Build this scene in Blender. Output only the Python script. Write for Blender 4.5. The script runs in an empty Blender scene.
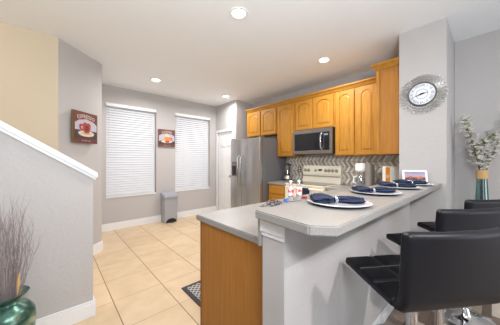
import bpy, bmesh, math, random
from mathutils import Vector, Matrix
from math import sin, cos, pi, radians as R
random.seed(7)
S = bpy.context.scene
C = S.collection

# ------------------------------------------------------------------ camera
YAW = 47.823; FPX = 219.1; HZ = 160.84
cd = bpy.data.cameras.new('camera'); cam = bpy.data.objects.new('camera', cd); C.objects.link(cam)
cd.sensor_width = 36; cd.sensor_fit = 'HORIZONTAL'; cd.lens = FPX/500*36
cd.shift_y = (HZ-162.5)/500
cd.clip_start = 0.03
cam.location = (0, 0, 1.316)
cam.rotation_euler = (R(90), 0, R(YAW-90))
S.camera = cam
# ------------------------------------------------------------------ world, lights, exposure
w = bpy.data.worlds.new('world'); S.world = w; w.use_nodes = True
bg = w.node_tree.nodes['Background']; bg.inputs[0].default_value = (0.88, 0.93, 1.0, 1); bg.inputs[1].default_value = 0.5
S.view_settings.view_transform = 'Standard'; S.view_settings.look = 'None'
S.view_settings.gamma = 1; S.view_settings.use_curve_mapping = False
S.view_settings.exposure = 0.0
def area(name, loc, target, size, size_y, energy, col):
    l = bpy.data.lights.new(name, 'AREA'); l.shape = 'RECTANGLE'; l.size = size; l.size_y = size_y
    l.energy = energy; l.color = col
    o = bpy.data.objects.new(name, l); C.objects.link(o); o.location = loc
    o.rotation_euler = (Vector(target)-Vector(loc)).to_track_quat('-Z', 'Y').to_euler()
    return o
area('patio_daylight', (2.9, -3.3, 1.35), (1.6, 0.4, 1.0), 1.6, 1.9, 36, (0.84, 0.93, 1.0))
area('dining_ceiling_lamp', (1.35, -1.45, 2.60), (1.25, -1.2, 0), 0.12, 0.12, 50, (1.0, 0.965, 0.945))
area('living_room_daylight', (-2.2, -2.8, 1.5), (1.5, 3.0, 1.2), 2.4, 2.0, 12, (0.95, 0.97, 1.0))
area('ceiling_bounce_fill', (0.1, -0.5, 1.9), (0.8, 0.9, 2.74), 0.5, 0.5, 66, (0.9, 0.96, 1.0))  # added upward fill behind the camera to brighten the ceiling, not a room lamp
area('stairwell_warm_fill', (-1.7, 2.85, 2.6), (-.4, 3.3, 1.6), 0.3, 0.3, 14, (1.0, 0.84, 0.62))  # unseen warm fill, added to lift the cream stairwell wall
LAMPS = [(1.34, 1.64), (2.852, 1.59), (1.364, 3.972), (2.86, 3.95)]
CEIL = 2.74

# ------------------------------------------------------------------ materials
MATS = {}
def srgb(r, g, b):
    f = lambda c: (c/255/12.92) if c/255 <= .04045 else ((c/255+.055)/1.055)**2.4
    return (f(r), f(g), f(b), 1)
def mat(name, col, rough=.5, metal=0, **kw):
    m = bpy.data.materials.new(name); m.use_nodes = True; MATS[name] = m
    b = m.node_tree.nodes['Principled BSDF']
    b.inputs['Base Color'].default_value = col if len(col) == 4 else (*col, 1)
    b.inputs['Roughness'].default_value = rough; b.inputs['Metallic'].default_value = metal
    for k, v in kw.items():
        k = k.replace('_', ' ')
        if k in b.inputs: b.inputs[k].default_value = v
    return m
def nd(m, t, **kw):
    n = m.node_tree.nodes.new(t)
    for k, v in kw.items():
        if hasattr(n, k): setattr(n, k, v)
        else: n.inputs[k].default_value = v
    return n
def lk(m, a, b): m.node_tree.links.new(a, b)
def bsdf(m): return m.node_tree.nodes['Principled BSDF']
def coords(m, scale=(1, 1, 1), kind='Object'):
    tc = nd(m, 'ShaderNodeTexCoord'); mp = nd(m, 'ShaderNodeMapping'); mp.inputs['Scale'].default_value = scale
    lk(m, tc.outputs[kind], mp.inputs[0]); return mp.outputs[0]
def worldpos(m):
    return nd(m, 'ShaderNodeNewGeometry').outputs['Position']
def math_(m, op, a, b=None, c=None):
    n = nd(m, 'ShaderNodeMath'); n.operation = op
    for i, v in enumerate((a, b, c)):
        if v is None: continue
        if isinstance(v, (int, float)): n.inputs[i].default_value = v
        else: lk(m, v, n.inputs[i])
    return n.outputs[0]
def noisy(m, c1, c2, scale=5, detail=4, sc3=(1, 1, 1), lo=.3, hi=.7, kind='Object'):
    v = coords(m, sc3, kind); n = nd(m, 'ShaderNodeTexNoise'); n.inputs['Scale'].default_value = scale; n.inputs['Detail'].default_value = detail
    lk(m, v, n.inputs['Vector']); r = nd(m, 'ShaderNodeValToRGB'); r.color_ramp.elements[0].position = lo; r.color_ramp.elements[1].position = hi
    r.color_ramp.elements[0].color = c1; r.color_ramp.elements[1].color = c2
    lk(m, n.outputs[0], r.inputs[0]); lk(m, r.outputs[0], bsdf(m).inputs['Base Color']); return n.outputs[0], r.outputs[0]
def bump(m, h, strength=.2, dist=.01):
    b = nd(m, 'ShaderNodeBump'); b.inputs['Strength'].default_value = strength; b.inputs['Distance'].default_value = dist
    lk(m, h, b.inputs['Height']); lk(m, b.outputs[0], bsdf(m).inputs['Normal'])
def plaster(name, col, sc=60, st=.25):
    m = mat(name, col, .85); v = worldpos(m)
    n = nd(m, 'ShaderNodeTexNoise'); n.inputs['Scale'].default_value = sc; n.inputs['Detail'].default_value = 3; lk(m, v, n.inputs['Vector'])
    bump(m, n.outputs[0], st, .004); return m
def wood(name, c1, c2, sc3=(14, 14, 1.2), rough=.38, kind='Object'):
    m = mat(name, c1, rough, Specular_IOR_Level=.3); h, _ = noisy(m, c1, c2, 3.2, 6, sc3, .3, .72, kind); bump(m, h, .06, .002); return m
WALL = plaster('wall_paint', srgb(183, 179, 178), 45, .5)
WALLC = plaster('stair_wall_cream_paint', srgb(200, 186, 164))
CEILM = plaster('ceiling_paint', srgb(238, 240, 242), 40, .15)
TRIM = mat('white_trim', srgb(228, 228, 229), .4)
OAK = wood('honey_oak', srgb(184, 132, 50), srgb(160, 106, 32), rough=.5)
OAKS = wood('oak_panel', srgb(172, 116, 50), srgb(158, 102, 36), rough=.5)
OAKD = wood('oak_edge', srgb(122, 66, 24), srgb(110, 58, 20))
def counter_mat():
    m = mat('speckled_laminate', srgb(196, 191, 186), .32)
    v = worldpos(m)
    n = nd(m, 'ShaderNodeTexNoise'); n.inputs['Scale'].default_value = 260; n.inputs['Detail'].default_value = 2; lk(m, v, n.inputs['Vector'])
    r = nd(m, 'ShaderNodeValToRGB'); e = r.color_ramp.elements; e[0].position = .36; e[1].position = .62
    e[0].color = srgb(138, 134, 130); e[1].color = srgb(154, 150, 147); lk(m, n.outputs[0], r.inputs[0]); lk(m, r.outputs[0], bsdf(m).inputs['Base Color']); return m
COUNTER = counter_mat()
def tile_mat():
    m = mat('floor_tile', srgb(226, 196, 156), .33); p = worldpos(m)
    s = nd(m, 'ShaderNodeSeparateXYZ'); lk(m, p, s.inputs[0])
    P_ = .4455
    u = math_(m, 'DIVIDE', math_(m, 'SUBTRACT', s.outputs[0], .428), P_); v = math_(m, 'DIVIDE', math_(m, 'SUBTRACT', s.outputs[1], 1.935), .4405)
    du = math_(m, 'PINGPONG', u, .5); dv = math_(m, 'PINGPONG', v, .5)
    gu = math_(m, 'LESS_THAN', du, .0085); gv = math_(m, 'LESS_THAN', dv, .0060)
    cu = math_(m, 'FLOOR', u); cv = math_(m, 'FLOOR', v)
    cb = nd(m, 'ShaderNodeCombineXYZ'); lk(m, cu, cb.inputs[0]); lk(m, cv, cb.inputs[1])
    wn = nd(m, 'ShaderNodeTexWhiteNoise'); lk(m, cb.outputs[0], wn.inputs['Vector'])
    n = nd(m, 'ShaderNodeTexNoise'); n.inputs['Scale'].default_value = 6; n.inputs['Detail'].default_value = 5; lk(m, p, n.inputs['Vector'])
    f = math_(m, 'ADD', math_(m, 'MULTIPLY', n.outputs[0], .8), math_(m, 'MULTIPLY', wn.outputs[0], .25))
    r = nd(m, 'ShaderNodeValToRGB'); e = r.color_ramp.elements; e[0].position = .3; e[1].position = .75
    e[0].color = srgb(198, 172, 138); e[1].color = srgb(214, 190, 158); lk(m, f, r.inputs[0])
    mx = nd(m, 'ShaderNodeMix'); mx.data_type = 'RGBA'
    lk(m, gu, mx.inputs['Factor']); lk(m, r.outputs[0], mx.inputs[6]); mx.inputs[7].default_value = srgb(120, 94, 70)
    mx2 = nd(m, 'ShaderNodeMix'); mx2.data_type = 'RGBA'
    lk(m, gv, mx2.inputs['Factor']); lk(m, mx.outputs[2], mx2.inputs[6]); mx2.inputs[7].default_value = srgb(156, 128, 98)
    lk(m, mx2.outputs[2], bsdf(m).inputs['Base Color'])
    return m
TILE = tile_mat()
def plank_mat():
    m = mat('wood_plank_floor', srgb(150, 120, 95), .35); p = worldpos(m)
    s = nd(m, 'ShaderNodeSeparateXYZ'); lk(m, p, s.inputs[0])
    row = math_(m, 'FLOOR', math_(m, 'DIVIDE', s.outputs[1], .06))
    off = math_(m, 'MULTIPLY', math_(m, 'SINE', math_(m, 'MULTIPLY', row, 12.9)), .5)
    col = math_(m, 'FLOOR', math_(m, 'ADD', math_(m, 'DIVIDE', s.outputs[0], .34), off))
    cb = nd(m, 'ShaderNodeCombineXYZ'); lk(m, row, cb.inputs[0]); lk(m, col, cb.inputs[1])
    wn = nd(m, 'ShaderNodeTexWhiteNoise'); lk(m, cb.outputs[0], wn.inputs['Vector'])
    r = nd(m, 'ShaderNodeValToRGB'); e = r.color_ramp.elements; e[0].color = srgb(92, 76, 66); e[1].color = srgb(205, 192, 178)
    e2 = e.new(.5); e2.color = srgb(148, 130, 114); lk(m, wn.outputs[0], r.inputs[0])
    lk(m, r.outputs[0], bsdf(m).inputs['Base Color']); return m
PLANK = plank_mat()
def splash_mat():
    m = mat('chevron_tile', srgb(170, 160, 148), .3); p = worldpos(m)
    s = nd(m, 'ShaderNodeSeparateXYZ'); lk(m, p, s.inputs[0])
    H_ = .095; W_ = .040
    z = math_(m, 'SUBTRACT', s.outputs[2], .93)
    row = math_(m, 'FLOOR', math_(m, 'DIVIDE', z, H_))
    sh = math_(m, 'PINGPONG', z, H_)
    y = math_(m, 'ADD', math_(m, 'MULTIPLY', s.outputs[1], 1), math_(m, 'MULTIPLY', sh, .62))
    yy = math_(m, 'DIVIDE', y, W_)
    colr = math_(m, 'FLOOR', yy); fr = math_(m, 'PINGPONG', yy, .5)
    g1 = math_(m, 'LESS_THAN', fr, .06); zz = math_(m, 'PINGPONG', math_(m, 'DIVIDE', z, H_), .5); g2 = math_(m, 'LESS_THAN', zz, .03)
    g = math_(m, 'MAXIMUM', g1, g2)
    cb = nd(m, 'ShaderNodeCombineXYZ'); lk(m, row, cb.inputs[0]); lk(m, colr, cb.inputs[1])
    wn = nd(m, 'ShaderNodeTexWhiteNoise'); lk(m, cb.outputs[0], wn.inputs['Vector'])
    par = math_(m, 'MODULO', math_(m, 'ABSOLUTE', colr), 2)
    f = math_(m, 'ADD', math_(m, 'MULTIPLY', wn.outputs[0], .45), math_(m, 'MULTIPLY', par, .5))
    r = nd(m, 'ShaderNodeValToRGB'); e = r.color_ramp.elements; e[0].color = srgb(158, 146, 132); e[1].color = srgb(246, 240, 230)
    lk(m, f, r.inputs[0])
    mx = nd(m, 'ShaderNodeMix'); mx.data_type = 'RGBA'; lk(m, g, mx.inputs['Factor']); lk(m, r.outputs[0], mx.inputs[6]); mx.inputs[7].default_value = srgb(134, 126, 118)
    lk(m, mx.outputs[2], bsdf(m).inputs['Base Color']); return m
SPLASH = splash_mat()
STEEL = mat('stainless_steel', srgb(176, 174, 172), .28, .9)
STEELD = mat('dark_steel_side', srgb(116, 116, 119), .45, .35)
CHROME = mat('chrome', srgb(220, 220, 222), .07, 1)
BLACKG = mat('black_glass', srgb(22, 22, 26), .12)
BLACKP = mat('black_plastic', srgb(30, 30, 32), .45)
LEATHER = mat('black_leather', srgb(34, 32, 34), .42, Specular_IOR_Level=.3)
h_, _c = noisy(LEATHER, srgb(17, 17, 22), srgb(23, 22, 28), 160, 2); bump(LEATHER, h_, .12, .002)
STITCH = mat('grey_stitching', srgb(84, 80, 84), .7)
CREAM = mat('bisque_enamel', srgb(236, 228, 210), .3)
CREAMD = mat('bisque_grey_print', srgb(160, 152, 138), .5)
WHITEP = mat('white_plastic', srgb(235, 235, 233), .35)
NAVY = mat('navy_cloth', srgb(22, 34, 62), .85)
h_, _c = noisy(NAVY, srgb(12, 20, 42), srgb(26, 40, 72), 40, 3)
SILVERP = mat('silver_white_glaze', srgb(196, 197, 204), .2, .1)
PLATER = mat('dark_plate_rim', srgb(92, 92, 104), .25, .5)
GREYP = mat('grey_plastic', srgb(158, 160, 166), .4)
GREYL = mat('grey_plastic_lid', srgb(150, 153, 160), .35)
GLASS = mat('clear_glass', (1, 1, 1), .03, Transmission_Weight=1.0, IOR=1.3)
def thin_glass(name, tint=(1, 1, 1, 1), gl=.12, ro=.04):
    m = bpy.data.materials.new(name); m.use_nodes = True; nt = m.node_tree; nt.nodes.remove(nt.nodes['Principled BSDF'])
    t = nt.nodes.new('ShaderNodeBsdfTransparent'); t.inputs[0].default_value = tint
    g = nt.nodes.new('ShaderNodeBsdfGlossy'); g.inputs[1].default_value = ro
    x = nt.nodes.new('ShaderNodeMixShader'); x.inputs[0].default_value = gl
    nt.links.new(t.outputs[0], x.inputs[1]); nt.links.new(g.outputs[0], x.inputs[2]); nt.links.new(x.outputs[0], nt.nodes['Material Output'].inputs[0]); return m
PANE = thin_glass('window_glass', gl=.05, ro=.35); BOTTLE = thin_glass('clear_bottle_plastic', (.9, .93, .95, 1), .22)
TEAL = thin_glass('teal_glass', (.50, .72, .70, 1), .2)
def slat_mat():
    m = mat('blind_slat', srgb(238, 238, 240), .5); nt = m.node_tree
    t = nt.nodes.new('ShaderNodeBsdfTranslucent'); t.inputs[0].default_value = (.95, .96, 1, 1)
    x = nt.nodes.new('ShaderNodeMixShader'); x.inputs[0].default_value = .3
    lk(m, bsdf(m).outputs[0], x.inputs[1]); lk(m, t.outputs[0], x.inputs[2]); lk(m, x.outputs[0], nt.nodes['Material Output'].inputs[0]); return m
SLAT = slat_mat()
def emit(name, col, st):
    m = mat(name, (0, 0, 0), .5); b = bsdf(m); b.inputs['Emission Color'].default_value = col; b.inputs['Emission Strength'].default_value = st; return m
LAMPM = emit('lamp_lens', (1, .96, .9, 1), 12)
RED = mat('red_print', srgb(168, 48, 40), .5); REDD = mat('dark_red_print', srgb(100, 46, 40), .6); CREAMP = mat('cream_print', srgb(208, 190, 172), .6)
LILAC = mat('pale_lilac_print', srgb(176, 172, 184), .6); DARKP = mat('dark_print', srgb(58, 50, 50), .6); OLIVE = mat('olive_canvas_edge', srgb(122, 98, 58), .7)
ORANGEP = mat('orange_print', srgb(226, 130, 60), .6); ORANGE = mat('orange_carton', srgb(232, 140, 40), .5); BROWNP = mat('brown_print', srgb(104, 66, 58), .6)
ROPE = mat('tan_rope', srgb(196, 160, 110), .9); BARK = mat('dark_bark', srgb(82, 66, 58), .9); PETAL = mat('white_petal', srgb(238, 236, 230), .7)
LEAF = mat('green_leaf', srgb(128, 138, 48), .6); TWIG = mat('grey_twig', srgb(146, 134, 134), .9)
BLUE = mat('blue_plastic', srgb(60, 120, 190), .4); GREYDK = mat('dark_grey_plate', srgb(84, 80, 78), .4)
def vase_mat():
    m = mat('metallic_green_glaze', srgb(70, 120, 95), .28, .55)
    n, _ = noisy(m, srgb(48, 78, 68), srgb(176, 176, 148), 3.2, 3, (3, 3, 6), .38, .72)
    r = m.node_tree.nodes['Color Ramp']; e = r.color_ramp.elements.new(.52); e.color = srgb(86, 124, 110); return m
VASEG = vase_mat()
def rug_mat():
    m = mat('rug_weave', srgb(60, 58, 60), .95); v = coords(m, (1, 1, 1))
    s = nd(m, 'ShaderNodeSeparateXYZ'); lk(m, v, s.inputs[0])
    a = math_(m, 'ADD', s.outputs[0], s.outputs[1]); b = math_(m, 'SUBTRACT', s.outputs[0], s.outputs[1])
    pa = math_(m, 'LESS_THAN', math_(m, 'PINGPONG', math_(m, 'DIVIDE', a, .05), .5), .13); pb = math_(m, 'LESS_THAN', math_(m, 'PINGPONG', math_(m, 'DIVIDE', b, .05), .5), .13)
    g = math_(m, 'MAXIMUM', pa, pb); mx = nd(m, 'ShaderNodeMix'); mx.data_type = 'RGBA'; lk(m, g, mx.inputs['Factor'])
    mx.inputs[6].default_value = srgb(92, 90, 94); mx.inputs[7].default_value = srgb(188, 184, 180); lk(m, mx.outputs[2], bsdf(m).inputs['Base Color']); return m
RUG = rug_mat(); RUGB = mat('rug_border', srgb(66, 64, 68), .95)
CLOTHD = mat('patterned_cloth', srgb(90, 80, 78), .9); noisy(CLOTHD, srgb(38, 34, 38), srgb(134, 122, 120), 45, 3, lo=.42, hi=.6)

# ------------------------------------------------------------------ mesh helpers
class MB:
    def __init__(s): s.v = []; s.f = []
    def add(s, vs, fs):
        o = len(s.v); s.v += [Vector(a) for a in vs]; s.f += [tuple(i+o for i in f) for f in fs]; return s
    def box(s, x0, x1, y0, y1, z0, z1):
        if x0 > x1: x0, x1 = x1, x0
        if y0 > y1: y0, y1 = y1, y0
        return s.add([(x0,y0,z0),(x1,y0,z0),(x1,y1,z0),(x0,y1,z0),(x0,y0,z1),(x1,y0,z1),(x1,y1,z1),(x0,y1,z1)],
            [(0,3,2,1),(4,5,6,7),(0,1,5,4),(1,2,6,5),(2,3,7,6),(3,0,4,7)])
    def prism(s, pts, fn, a, b):   # pts 2d polygon CCW; fn(u,v,w)->xyz
        n = len(pts); vs = [fn(u, v, a) for u, v in pts]+[fn(u, v, b) for u, v in pts]
        return s.add(vs, [tuple(range(n-1, -1, -1)), tuple(range(n, 2*n))]+[(i, (i+1) % n, n+(i+1) % n, n+i) for i in range(n)])
    def lathe(s, prof, c=(0, 0), n=32, z=0, sx=1, sy=1):
        vs = []; fs = []
        for (r, h) in prof:
            for k in range(n):
                a = 2*pi*k/n; vs.append((c[0]+r*cos(a)*sx, c[1]+r*sin(a)*sy, z+h))
        m = len(prof)
        for i in range(m-1):
            for k in range(n): fs.append((i*n+k, i*n+(k+1) % n, (i+1)*n+(k+1) % n, (i+1)*n+k))
        if prof[0][0] > 1e-4: fs.append(tuple(range(n-1, -1, -1)))
        if prof[-1][0] > 1e-4: fs.append(tuple((m-1)*n+k for k in range(n)))
        return s.add(vs, fs)
    def tube(s, pts, r, n=8, closed=False):
        pts = [Vector(p) for p in pts]; rs = r if isinstance(r, (list, tuple)) else [r]*len(pts); m = len(pts); vs = []; fs = []
        up = Vector((0, 0, 1)); prev = None
        for i, p in enumerate(pts):
            a = pts[(i-1) % m] if (closed or i > 0) else p; b = pts[(i+1) % m] if (closed or i < m-1) else p
            t = (b-a).normalized() if (b-a).length > 1e-9 else up
            if prev is None: x = t.cross(up) if abs(t.dot(up)) < .95 else t.cross(Vector((1, 0, 0)))
            else: x = prev - t*prev.dot(t)
            x.normalize(); prev = x; y = t.cross(x)
            for k in range(n): vs.append(p+(x*cos(2*pi*k/n)+y*sin(2*pi*k/n))*rs[i])
        for i in range(m if closed else m-1):
            j = (i+1) % m
            for k in range(n): fs.append((i*n+k, i*n+(k+1) % n, j*n+(k+1) % n, j*n+k))
        if not closed: fs += [tuple(range(n-1, -1, -1)), tuple((m-1)*n+k for k in range(n))]
        return s.add(vs, fs)
    def grid(s, fn, nu, nv):
        vs = [fn(i/nu, j/nv) for i in range(nu+1) for j in range(nv+1)]
        return s.add(vs, [(i*(nv+1)+j, (i+1)*(nv+1)+j, (i+1)*(nv+1)+j+1, i*(nv+1)+j+1) for i in range(nu) for j in range(nv)])
def tag(o, label, cat, group=None, kind=None):
    o['label'] = label; o['category'] = cat
    if group: o['group'] = group
    if kind: o['kind'] = kind
    return o
def obj(name, mb, m, parent=None, bev=0, smooth=False, label=None, origin=None):
    me = bpy.data.meshes.new(name)
    off = Vector((0, 0, 0))
    if parent is not None:
        p = parent
        while p is not None: off += p.location; p = p.parent
    elif origin: off = Vector(origin)
    me.from_pydata([v-off for v in mb.v], [], mb.f); me.update()
    bm = bmesh.new(); bm.from_mesh(me); bmesh.ops.remove_doubles(bm, verts=bm.verts, dist=1e-5); bmesh.ops.recalc_face_normals(bm, faces=bm.faces)
    if bev:
        es = [e for e in bm.edges if len(e.link_faces) == 2 and e.calc_face_angle(0) > .6]
        bmesh.ops.bevel(bm, geom=es, offset=bev, segments=2, affect='EDGES', clamp_overlap=True)
    if smooth:
        for f in bm.faces: f.smooth = True
        for e in bm.edges:
            if len(e.link_faces) == 2 and e.calc_face_angle(0) > .7: e.smooth = False
    bm.to_mesh(me); bm.free()
    me.materials.append(m)
    o = bpy.data.objects.new(name, me); C.objects.link(o); o.parent = parent
    if parent is None and origin: o.location = origin
    if label: o['label'] = label
    return o
def thing(name, label, cat, loc=(0, 0, 0), group=None):
    o = bpy.data.objects.new(name, None); C.objects.link(o); o.location = loc; o.empty_display_size = .1
    return tag(o, label, cat, group)
def struct(name, mb, m, parent=None, bev=0):
    o = obj(name, mb, m, parent, bev)
    if parent is None: o['kind'] = 'structure'
    return o
def dup(root, loc, rotz=None, label=None):
    r = root.copy(); C.objects.link(r); r.location = loc
    if rotz is not None: r.rotation_euler = (0, 0, rotz)
    if label: r['label'] = label
    for ch in list(root.children):
        c = ch.copy(); C.objects.link(c); c.parent = r
        for g in list(ch.children):
            d = g.copy(); C.objects.link(d); d.parent = c
    return r
FONTC = {}
def text_mb(s, h, fn, depth=.002):
    """text centred at 0, cap height about h, mapped by fn(u,v,w)"""
    cu = bpy.data.curves.new('t', 'FONT'); cu.body = s; cu.size = h/.7; cu.align_x = 'CENTER'; cu.align_y = 'CENTER'; cu.extrude = depth/2; cu.resolution_u = 2
    o = bpy.data.objects.new('t', cu); C.objects.link(o); dg = bpy.context.evaluated_depsgraph_get()
    me = bpy.data.meshes.new_from_object(o.evaluated_get(dg)); mb = MB()
    mb.add([fn(v.co.x, v.co.y, v.co.z+depth/2) for v in me.vertices], [tuple(p.vertices) for p in me.polygons])
    bpy.data.objects.remove(o); bpy.data.curves.remove(cu); bpy.data.meshes.remove(me); return mb

# ------------------------------------------------------------------ setting
YW = 4.848; XD = 3.188; YJ = 4.0; XK = 3.72; XC = 2.9; XR = 3.59
struct('floor', MB().box(-2.6, 4.0, .735, 5.1, -.1, 0), TILE)
struct('floor_dining', MB().box(-2.6, 4.0, -3.6, .735, -.1, 0), PLANK)
struct('ceiling', MB().box(-2.6, 4.0, -3.6, 5.1, CEIL, CEIL+.12), CEILM)
W1 = (.756, 1.672); W2 = (2.088, 3.010); WZ = (.63, 2.405)
wm = MB()
for a, b in ((.40, W1[0]), (W1[1], W2[0]), (W2[1], XD+.0)): wm.box(a, b, YW, YW+.16, 0, CEIL)
for a, b in (W1, W2): wm.box(a, b, YW, YW+.16, 0, WZ[0]); wm.box(a, b, YW, YW+.16, WZ[1], CEIL)
struct('wall_window_side', wm, WALL)
struct('wall_pantry', MB().box(XD, XD+.1, 4.76, YW+.16, 0, CEIL).box(XD, XD+.1, YJ, 4.12, 0, CEIL).box(XD, XD+.1, 4.12, 4.76, 2.04, CEIL).box(XD+.1, XK, YJ, YJ+.1, 0, CEIL), WALL)
struct('wall_kitchen', MB().box(XK, XK+.1, .3, YJ, 0, CEIL), WALL)
struct('wall_column', MB().box(XC, XK, .302, .70, 0, CEIL), WALL)
struct('wall_dining', MB().box(XR, XK+.1, -3.6, .30, 0, CEIL), WALL)
dg0 = (.058, 3.374); dg1 = (.549, 3.865)
n45 = (-.0707, .0707)
pw = [dg0, dg1, (dg1[0]-.1, dg1[1]+.042), (dg0[0]-.06, dg0[1]+.12)]
struct('wall_diagonal', MB().prism(pw, lambda u, v, w_: (u, v, w_), 0, CEIL), WALL)
struct('wall_left', MB().box(.449, .549, 3.866, YW+.02, 0, CEIL), WALL)
struct('wall_stairwell', MB().box(-2.6, .058, 3.374, 3.49, 0, CEIL), WALLC)
# stair half wall
XH = .262; YH = 2.277
def capz(x): return 1.175-.685*(x-.262)
struct('wall_stair_half', MB().prism([(-1.6, 0), (XH, 0), (XH, capz(XH)-.0), (-1.6, capz(-1.6))], lambda u, v, w_: (u, w_, v), YH, YH+.115), WALL)
cp = MB()
def capseg(x0, x1, d0, d1, y0, y1): cp.prism([(x0, capz(x0)+d0), (x1, capz(x1)+d0), (x1, capz(x1)+d1), (x0, capz(x0)+d1)], lambda u, v, w_: (u, w_, v), y0, y1)
capseg(-1.6, XH+.03, .015, .06, YH-.03, YH+.145); capseg(-1.6, XH+.018, -.012, .015, YH-.018, YH+.133)
struct('trim_stair_cap', cp, TRIM, bev=.004)
# peninsula knee wall
YK0, YK1, XK0 = .60, .73, .742
struct('wall_peninsula', MB().box(XK0, XC, YK0, YK1, 0, 1.05), WALL)
struct('trim_peninsula_cap', MB().box(XK0-.014, XK0, YK0-.006, YK1+.006, .985, 1.05).box(XK0-.008, XK0, YK0-.003, YK1+.003, .965, .985), TRIM, bev=.003)
# baseboards
def bb(name, x0, x1, y0, y1, h=.135):
    m = MB().box(x0, x1, y0, y1, 0, h-.025)
    dx = .004; sx0, sx1, sy0, sy1 = x0, x1, y0, y1
    if abs(x1-x0) < .03: sx0 += dx if name in ('baseboard_pantry', 'baseboard_column', 'baseboard_dining') else 0; sx1 -= 0 if name in ('baseboard_pantry', 'baseboard_column', 'baseboard_dining') else dx
    else: sy0 += dx
    m.box(sx0, sx1, sy0, sy1, h-.025, h); return struct(name, m, TRIM, bev=.002)
bb('baseboard_window_side', .565, XD, YW-.016, YW)
bb('baseboard_left', .549, .565, 3.868, YW)
bb('baseboard_stair_half', -1.6, XH+.016, YH-.016, YH)
bb('baseboard_stair_end', XH, XH+.016, YH, YH+.13)
bb('baseboard_peninsula', XK0, XC, YK0-.014, YK0, .10)
bb('baseboard_column', XC-.014, XC, .30, YK0-.014, .10)
bb('baseboard_column_side', XC, XR, .288, .302, .10)
bb('baseboard_dining', XR-.014, XR, -3.6, .288, .10)
e = .0115
struct('baseboard_diagonal', MB().prism([dg0, (dg0[0]+e, dg0[1]-e), (dg1[0]+.016, dg1[1]-e+.003), (dg1[0]+.016, dg1[1]+.003), (dg1)], lambda u, v, w_: (u, v, w_), 0, .135), TRIM)

# windows with blinds
def window(i, x0, x1, label):
    z0, z1 = WZ
    f = MB(); t = .045
    f.box(x0, x0+t, YW+.10, YW+.15, z0, z1).box(x1-t, x1, YW+.10, YW+.15, z0, z1).box(x0+t, x1-t, YW+.10, YW+.15, z0, z0+t).box(x0+t, x1-t, YW+.10, YW+.15, z1-t, z1)
    wf = struct('window_%d' % i, f, TRIM)
    obj('pane', MB().box(x0+t, x1-t, YW+.122, YW+.126, z0+t, z1-t), PANE, wf)
    obj('sill', MB().box(x0-.0, x1+.0, YW-.012, YW+.1, z0-.02, z0+.004), TRIM, wf, .003)
    b = thing('window_blind', label, 'blind', ((x0+x1)/2, YW+.03, z0), 'closed white slatted blinds on the far wall')
    obj('valance', MB().box(x0-.006, x1-.01, YW-.03, YW+.03, z1-.055, z1-.008).box(x0-.010, x1-.006, YW-.036, YW+.03, z1-.012, z1+.002), TRIM, b, .004)
    sm = MB(); pitch = .0475; n = int((z1-z0-.10)/pitch); a = R(58); xa, xb = x0+.006, x1-.022
    for k in range(n):
        zc = z0+.04+pitch*(k+.5); hw = .0232; yc = YW+.045
        dy, dz = hw*cos(a), hw*sin(a)
        vs = [(xa, yc-dy, zc-dz), (xb, yc-dy, zc-dz), (xb, yc+dy, zc+dz), (xa, yc+dy, zc+dz)]
        th = Vector((0, -sin(a), cos(a)))*.0022
        sm.add(vs+[tuple(Vector(q)+th) for q in vs], [(0, 3, 2, 1), (4, 5, 6, 7), (0, 1, 5, 4), (1, 2, 6, 5), (2, 3, 7, 6), (3, 0, 4, 7)])
    obj('slats', sm, SLAT, b)
    obj('bottom_rail', MB().box(xa, xb, YW+.025, YW+.06, z0+.012, z0+.034), TRIM, b, .003)
    for q in (.2, .5, .8):
        xq = x0+(x1-x0)*q; obj('ladder_cord', MB().box(xq-.002, xq+.002, YW+.018, YW+.021, z0+.03, z1-.07), WHITEP, b)
    obj('wand', MB().tube([(x0+.07, YW+.01, z1-.08), (x0+.07, YW+.01, z1-.85)], .004, 6), WHITEP, b)
window(1, *W1, 'wide white closed slatted blind, nearer the apple-red cup picture on the angled wall')
window(2, *W2, 'white closed slatted blind between the small mug picture and the pantry door')
bpy.data.objects['window_blind']['label'] = 'white closed slatted blind on the far wall, left of the small mug picture'

# pantry door
dz1 = 2.03
dfr = MB().box(XD-.016, XD, 4.75, 4.815, 0, 2.10).box(XD-.016, XD, 4.065, 4.13, 0, 2.10).box(XD-.016, XD, 4.13, 4.75, 2.035, 2.10)
struct('trim_door_casing', dfr, TRIM, bev=.004)
dd = MB().box(XD+.02, XD+.055, 4.122, 4.758, .01, 2.035)
cols = [(4.20, 4.41), (4.47, 4.68)]
door = struct('door_1', dd, TRIM)
for (a, b) in cols:
    for (za, zb) in ((.15, .80), (.90, 1.55), (1.66, 1.93)):
        obj('panel', MB().prism([(a, za), (b, za), (b, zb), (a, zb)], lambda u, v, w_: (w_, u, v), XD+.02, XD+.016).prism([(a+.03, za+.03), (b-.03, za+.03), (b-.03, zb-.03), (a+.03, zb-.03)], lambda u, v, w_: (w_, u, v), XD+.016, XD+.009), TRIM, door, .003)
hk = MB(); hk.tube([(XD+.02, 4.18, .95), (XD-.03, 4.18, .95)], .012, 10); hk.tube([(XD-.025, 4.18, .95), (XD-.035, 4.18, .95), (XD-.055, 4.18, .95), (XD-.06, 4.18, .95)], [.018, .028, .026, .01], 14)
obj('door_knob', hk, STEEL, door, smooth=True)

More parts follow.
